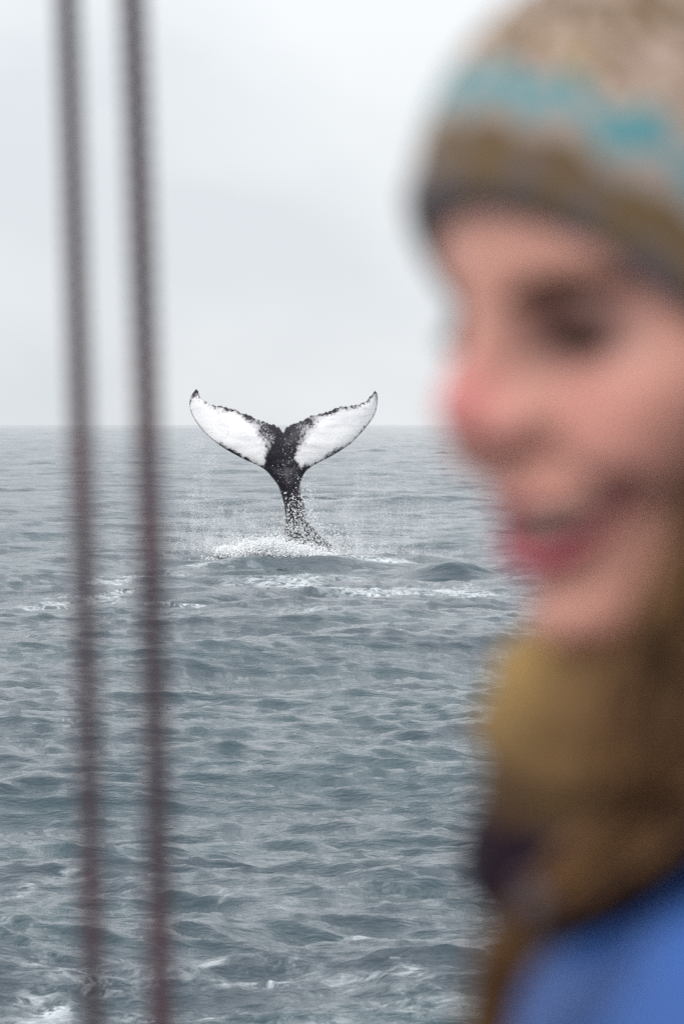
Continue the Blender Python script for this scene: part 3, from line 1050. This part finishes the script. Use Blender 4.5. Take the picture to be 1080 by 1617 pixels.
def hat_outer(p):
    d = ell(p, (-82, 0, 32), (90 + 9, 72 + 10, 72 + 13))
    d = smin(d, ell(p, (-60, 0, -8), (68 + 3, 66 + 6, 60)), 22)
    d = smin(d, ell(p, (-100, 0, -10), (78, 70 + 8, 60)), 22)
    return d
def hat_sdf(p):
    d = hat_outer(p)
    ang = np.arctan2(p[1], p[0] + 82)
    d = d - 1.1 * np.abs(np.sin(ang * 46)) * np.clip((120 - p[2]) / 60, 0, 1)
    inner = head(p) - 1.0
    d = np.maximum(d, -inner)
    cut = brim_u(p[0]) - p[2]
    # rolled edge: thicker towards the rim
    roll = 3.5 * np.exp(-((p[2] - brim_u(p[0]) - 7) / 9) ** 2)
    return smax(d - roll, cut, 4)
axt = [np.arange(-200, 36, 2.6), np.arange(-98, 98, 2.6), np.arange(-66, 130, 2.6)]
V, Fq, W = nets(hat_sdf, axt, head_to_world)
M_knit = Mat('knit_wool', (0.3, 0.25, 0.2), 0.9, 0.1)
m = M_knit
ka = m.n('Attribute', attribute_name='yarn')
kg = m.n('TexCoord')
kn = m.n('TexNoise', Scale=260.0, Detail=3.0); m.l(kg.outputs['Object'], kn.inputs['Vector'])
kh = m.n('HueSaturation'); m.l(ka.outputs['Color'], kh.inputs['Color'])
m.l(m.math('ADD', m.math('MULTIPLY', kn.outputs['Fac'], 0.5), 0.75), kh.inputs['Value'])
m.l(kh.outputs['Color'], m.b.inputs['Base Color'])
bk = m.n('Bump', Strength=0.6, Distance=0.0012); m.l(kn.outputs['Fac'], bk.inputs['Height']); m.l(bk.outputs[0], m.b.inputs['Normal'])
m.b.inputs['Sheen Weight'].default_value = 0.25
hat = mesh_obj('knit_hat', W, Fq, M_knit.m, person)
ang = np.arctan2(V[:, 1], V[:, 0] + 82)
hh = V[:, 2] - brim_u(V[:, 0])                # height above the rim
saw = (ang * 19 / (2 * PI)) % 1
tri_ = np.where(saw < 0.72, saw / 0.72, (1 - saw) / 0.28)     # leaning zigzag
YC = {'grey': (0.125, 0.098, 0.102), 'olive': (0.135, 0.085, 0.040), 'pale': (0.33, 0.29, 0.27), 'teal': (0.085, 0.26, 0.29),
      'beige': (0.42, 0.31, 0.26), 'brown': (0.13, 0.08, 0.045), 'mustard': (0.26, 0.175, 0.06)}
cc = np.zeros((len(V), 3))
def setc(mask, name): cc[mask] = YC[name]
h2 = hh + 0.0
rn_ = np.array([mnoise.noise(Vector((a_ * 9.0, b_ * 0.075, 2.0))) for a_, b_ in zip(ang, h2)])
setc(h2 > -99, 'grey')
setc((h2 < 12) & (rn_ > 0.18), 'olive')
setc(h2 > 13 - 5 * tri_, 'olive')
setc((h2 > 14) & (h2 < 26) & (rn_ < -0.28), 'grey')
setc((h2 > 20) & (h2 < 27) & (tri_ > 0.35) & (tri_ < 0.75), 'brown')
setc(h2 > 30 + 8 * tri_, 'pale')
setc((h2 > 30 + 8 * tri_) & (rn_ > 0.25), 'beige')
zt = 38 + 16 * tri_
setc((h2 > zt) & (h2 < zt + 21), 'teal')
setc((h2 > zt) & (h2 < zt + 19) & (rn_ > 0.46), 'pale')
setc(h2 >= zt + 19, 'beige')
setc((h2 > 70) & (rn_ > 0.12), 'brown')
setc((h2 > 70) & (rn_ < -0.22), 'mustard')
setc((h2 > 100), 'olive')
setc((h2 > 100) & (rn_ < -0.1), 'beige')
attr_col(hat, 'yarn', cc)

# scarf, collar, hair, jacket ---------------------------------------------
def ring(p, cen, R, rt, rz, tilt, lump=0.0, seed=0.0):
    """tilted roll of cloth round the neck; tilt lifts its back"""
    f = p[0] - cen[0]; l = p[1]; u = p[2] - cen[2] + tilt * f
    rad = np.sqrt(f * f + (l * 0.96) ** 2) - R
    a = np.arctan2(l, f)
    wob = lump * (np.sin(3 * a + seed) + 0.6 * np.sin(7 * a + 2 * seed + u * 0.05))
    q0 = np.sqrt((rad / rt) ** 2 + (u / rz) ** 2)
    return (q0 - 1) * min(rt, rz) - wob
def scarf_sdf(p):
    a = np.arctan2(p[1], p[0] + 80)
    d = ring(p, (-77, 0, -124), 53, 22, 27, 0.50, 1.6, 0.4)
    d = smin(d, ring(p, (-82, 0, -148), 54, 21, 20, 0.42, 1.8, 2.1), 4)
    fold = 1.6 * np.sin(p[2] * 0.32 + 2.0 * np.sin(a * 2) + p[0] * 0.10)
    return d + fold
axs = [np.arange(-190, 30, 3.0), np.arange(-105, 105, 3.0), np.arange(-215, -40, 3.0)]
def wool(name, c1, c2, scale=40.0):
    M = Mat(name, c1, 0.92, 0.1)
    g_ = M.n('TexCoord')
    a1 = M.n('TexNoise', Scale=scale, Detail=4.0); M.l(g_.outputs['Object'], a1.inputs['Vector'])
    a2 = M.n('TexNoise', Scale=320.0, Detail=3.0); M.l(g_.outputs['Object'], a2.inputs['Vector'])
    cm = M.mix(M.smooth(a1.outputs['Fac'], 0.38, 0.62), c1, c2)
    hv = M.n('HueSaturation'); M.l(cm, hv.inputs['Color'])
    M.l(M.math('ADD', M.math('MULTIPLY', a2.outputs['Fac'], 0.5), 0.75), hv.inputs['Value'])
    M.l(hv.outputs['Color'], M.b.inputs['Base Color'])
    b_ = M.n('Bump', Strength=0.6, Distance=0.0012); M.l(a2.outputs['Fac'], b_.inputs['Height']); M.l(b_.outputs[0], M.b.inputs['Normal'])
    M.b.inputs['Sheen Weight'].default_value = 0.03
    return M
V, Fq, W = nets(scarf_sdf, axs, body_to_world)
M_sc = wool('scarf_wool', (0.150, 0.085, 0.038), (0.085, 0.045, 0.023), 26)
sa = M_sc.n('Attribute', attribute_name='backlit')
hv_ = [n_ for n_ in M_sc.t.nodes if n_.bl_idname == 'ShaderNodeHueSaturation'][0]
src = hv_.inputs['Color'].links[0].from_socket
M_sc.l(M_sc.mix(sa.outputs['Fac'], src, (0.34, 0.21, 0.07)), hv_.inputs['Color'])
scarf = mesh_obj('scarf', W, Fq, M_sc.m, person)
us = V[:, 2] + 0.5 * (V[:, 0] + 80)        # height along the tilted roll: backlight painted ochre by its upper edge, fading round the side
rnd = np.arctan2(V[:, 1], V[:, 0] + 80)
attr(scarf, 'backlit', np.exp(-((us + 102) / 17.0) ** 2) * np.clip(0.75 - (rnd + 0.35) * 1.1, 0.0, 1.0))

def collar_sdf(p):
    return ring(p, (-80, 0, -176), 63, 21, 21, 0.34, 1.2, 1.0)
V, Fq, W = nets(collar_sdf, [np.arange(-190, 30, 3.0), np.arange(-105, 105, 3.0), np.arange(-240, -100, 3.0)], body_to_world)
mesh_obj('collar', W, Fq, wool('collar_fleece', (0.007, 0.004, 0.018), (0.013, 0.004, 0.008), 30).m, person)

def jacket_sdf(p):
    a = np.abs(p[1]); q = (p[0], a, p[2])
    d = ell(p, (-103, 0, -390), (114, 160, 190))
    d = smin(d, cone(q, (-105, 0, -244), (-115, 140, -254), 64, 58), 48)
    d = smin(d, ell(p, (-100, 0, -560), (118, 165, 130)), 60)
    d = smin(d, cone(q, (-110, 156, -286), (-100, 206, -560), 58, 50), 26)
    d = smin(d, cone(p, (-112, 0, -240), (-104, 0, -200), 66, 62), 34)
    fold = 2.6 * np.sin(0.050 * p[2] + 0.035 * p[1] + 0.9 * np.sin(p[0] * 0.035)) * np.sin(0.020 * p[1] - 0.03 * p[0] + 1.0)
    fold2 = 2.2 * np.sin(0.11 * p[2] - 0.07 * p[1] + 1.1 * np.sin(p[1] * 0.03))
    d = d + fold + fold2
    # neck opening and hem
    d = np.maximum(d, -cone(p, (-96, 0, -260), (-86, 0, -120), 52, 62))
    return np.maximum(d, -(p[2] + 615))
V, Fq, W = nets(jacket_sdf, [np.arange(-260, 60, 7.0), np.arange(-300, 301, 7.0), np.arange(-630, -150, 7.0)], shoulders_to_world)
M_jk = Mat('jacket_cloth', (0.05, 0.12, 0.42), 0.55, 0.35)
m = M_jk
jg = m.n('TexCoord')
jn = m.n('TexNoise', Scale=14.0, Detail=3.0); m.l(jg.outputs['Object'], jn.inputs['Vector'])
jw = m.n('TexNoise', Scale=500.0, Detail=2.0); m.l(jg.outputs['Object'], jw.inputs['Vector'])
m.l(m.mix(m.smooth(jn.outputs['Fac'], 0.35, 0.65), (0.026, 0.082, 0.28), (0.038, 0.108, 0.35)), m.b.inputs['Base Color'])
bj = m.n('Bump', Strength=0.4, Distance=0.0006); m.l(jw.outputs['Fac'], bj.inputs['Height']); m.l(bj.outputs[0], m.b.inputs['Normal'])
mesh_obj('jacket', W, Fq, M_jk.m, person)

# hair: many fine locks, one long strand forward over the chest, a mass behind the jaw
M_hair = wool('hair_strands', (0.055, 0.026, 0.013), (0.17, 0.085, 0.036), 60)
M_hair.b.inputs['Roughness'].default_value = 0.45
HV, HF = [], []
def lock(pts, r0, r1, k=5, n=14):
    """one tapered lock through pts (body mm)"""
    pts = np.array(pts, float)
    t = np.linspace(0, 1, len(pts)); tt = np.linspace(0, 1, n)
    C = np.stack([np.interp(tt, t, pts[:, i]) for i in range(3)], 1)
    for _ in range(2):
        C[1:-1] = (C[:-2] + C[1:-1] * 2 + C[2:]) / 4
    T = np.gradient(C, axis=0); T /= np.linalg.norm(T, axis=1)[:, None] + 1e-9
    ref = np.array([0.2, 1.0, 0.1])
    A_ = np.cross(T, ref); A_ /= np.linalg.norm(A_, axis=1)[:, None] + 1e-9
    B_ = np.cross(T, A_)
    r = (r0 + (r1 - r0) * tt)[:, None]
    i0 = sum(len(x) for x in HV)
    V_ = np.stack([C + r * (math.cos(2*PI*j/k) * A_ + math.sin(2*PI*j/k) * B_) for j in range(k)], 1).reshape(-1, 3)
    HV.append(V_)
    nI = np.arange(n * k).reshape(n, k) + i0
    HF.append(np.stack([nI[:-1], np.roll(nI[:-1], -1, 1), np.roll(nI[1:], -1, 1), nI[1:]], -1).reshape(-1, 4))
def jit(s): return rng.normal(0, s, 3)
def bundle(pts, spread, n, r0, r1, loose=1.0):
    for _ in range(n):
        o0 = jit(spread)
        lock([np.array(p_) + o0 * (0.7 + 0.3 * math.sin(i * 1.7 + o0[0])) + jit(loose * spread * 0.18) for i, p_ in enumerate(pts)], r0, r1)
# strand that slips from under the scarf and hangs in front of the chest
bundle([BM(1150, 1060, 1.31), BM(1080, 1190, 1.28), BM(990, 1300, 1.275), BM(900, 1370, 1.28), BM(820, 1430, 1.29), BM(780, 1500, 1.29), BM(758, 1600, 1.29), BM(745, 1750, 1.29), BM(740, 1950, 1.29)], 4.2, 60, 1.3, 0.7)
bundle([BM(1250, 1150, 1.31), BM(1120, 1250, 1.27), BM(1030, 1330, 1.265), BM(930, 1400, 1.27), BM(835, 1470, 1.28), BM(795, 1540, 1.28), BM(775, 1640, 1.28), BM(765, 1800, 1.28)], 4.2, 45, 1.3, 0.7)
# locks that fall across the jaw and are tucked into the scarf
bundle([BM(1190, 600, 1.285), BM(1150, 760, 1.28), BM(1090, 900, 1.28), BM(1030, 1010, 1.285), BM(1000, 1100, 1.28), BM(990, 1200, 1.27), BM(1000, 1270, 1.275), BM(1020, 1330, 1.30)], 6.0, 130, 1.6, 1.0)
# side and back hair below the hat
for i in range(260):
    a = math.radians(72 + 178 * i / 259)
    f0 = -86 + 80 * math.cos(a); l0 = 74 * math.sin(a)
    top = -22 + 10 * math.cos(a)
    j_ = jit(2.5)
    lock([(f0, l0, top) + j_, (f0 * 1.0 - 2, l0 * 1.04, top - 50) + j_, (f0 - 4, l0 * 1.14, top - 105) + j_ + jit(2), (f0 - 8, l0 * 1.25, -205) + j_ + jit(5), (f0 - 14, l0 * 1.32, -300) + j_ + jit(8)], 3.0, 1.2)
mesh_obj('hair', body_to_world(np.concatenate(HV)), np.concatenate(HF), M_hair.m, person)

# grey flap at the throat of the jacket
Z0 = [BM(835, 1395, 1.285), BM(850, 1430, 1.28), BM(850, 1475, 1.28)]
def zip_sdf(p):
    return chain(p, Z0, [4, 6, 3])
zc = Z0[1]  # centre of the flap
V, Fq, W = nets(zip_sdf, [np.arange(zc[0] - 30, zc[0] + 30, 2.0), np.arange(zc[1] - 30, zc[1] + 30, 2.0), np.arange(zc[2] - 30, zc[2] + 30, 2.0)], body_to_world)
mesh_obj('collar_flap', W, Fq, Mat('grey_fabric', (0.09, 0.07, 0.078), 0.7, 0.3).m, person)
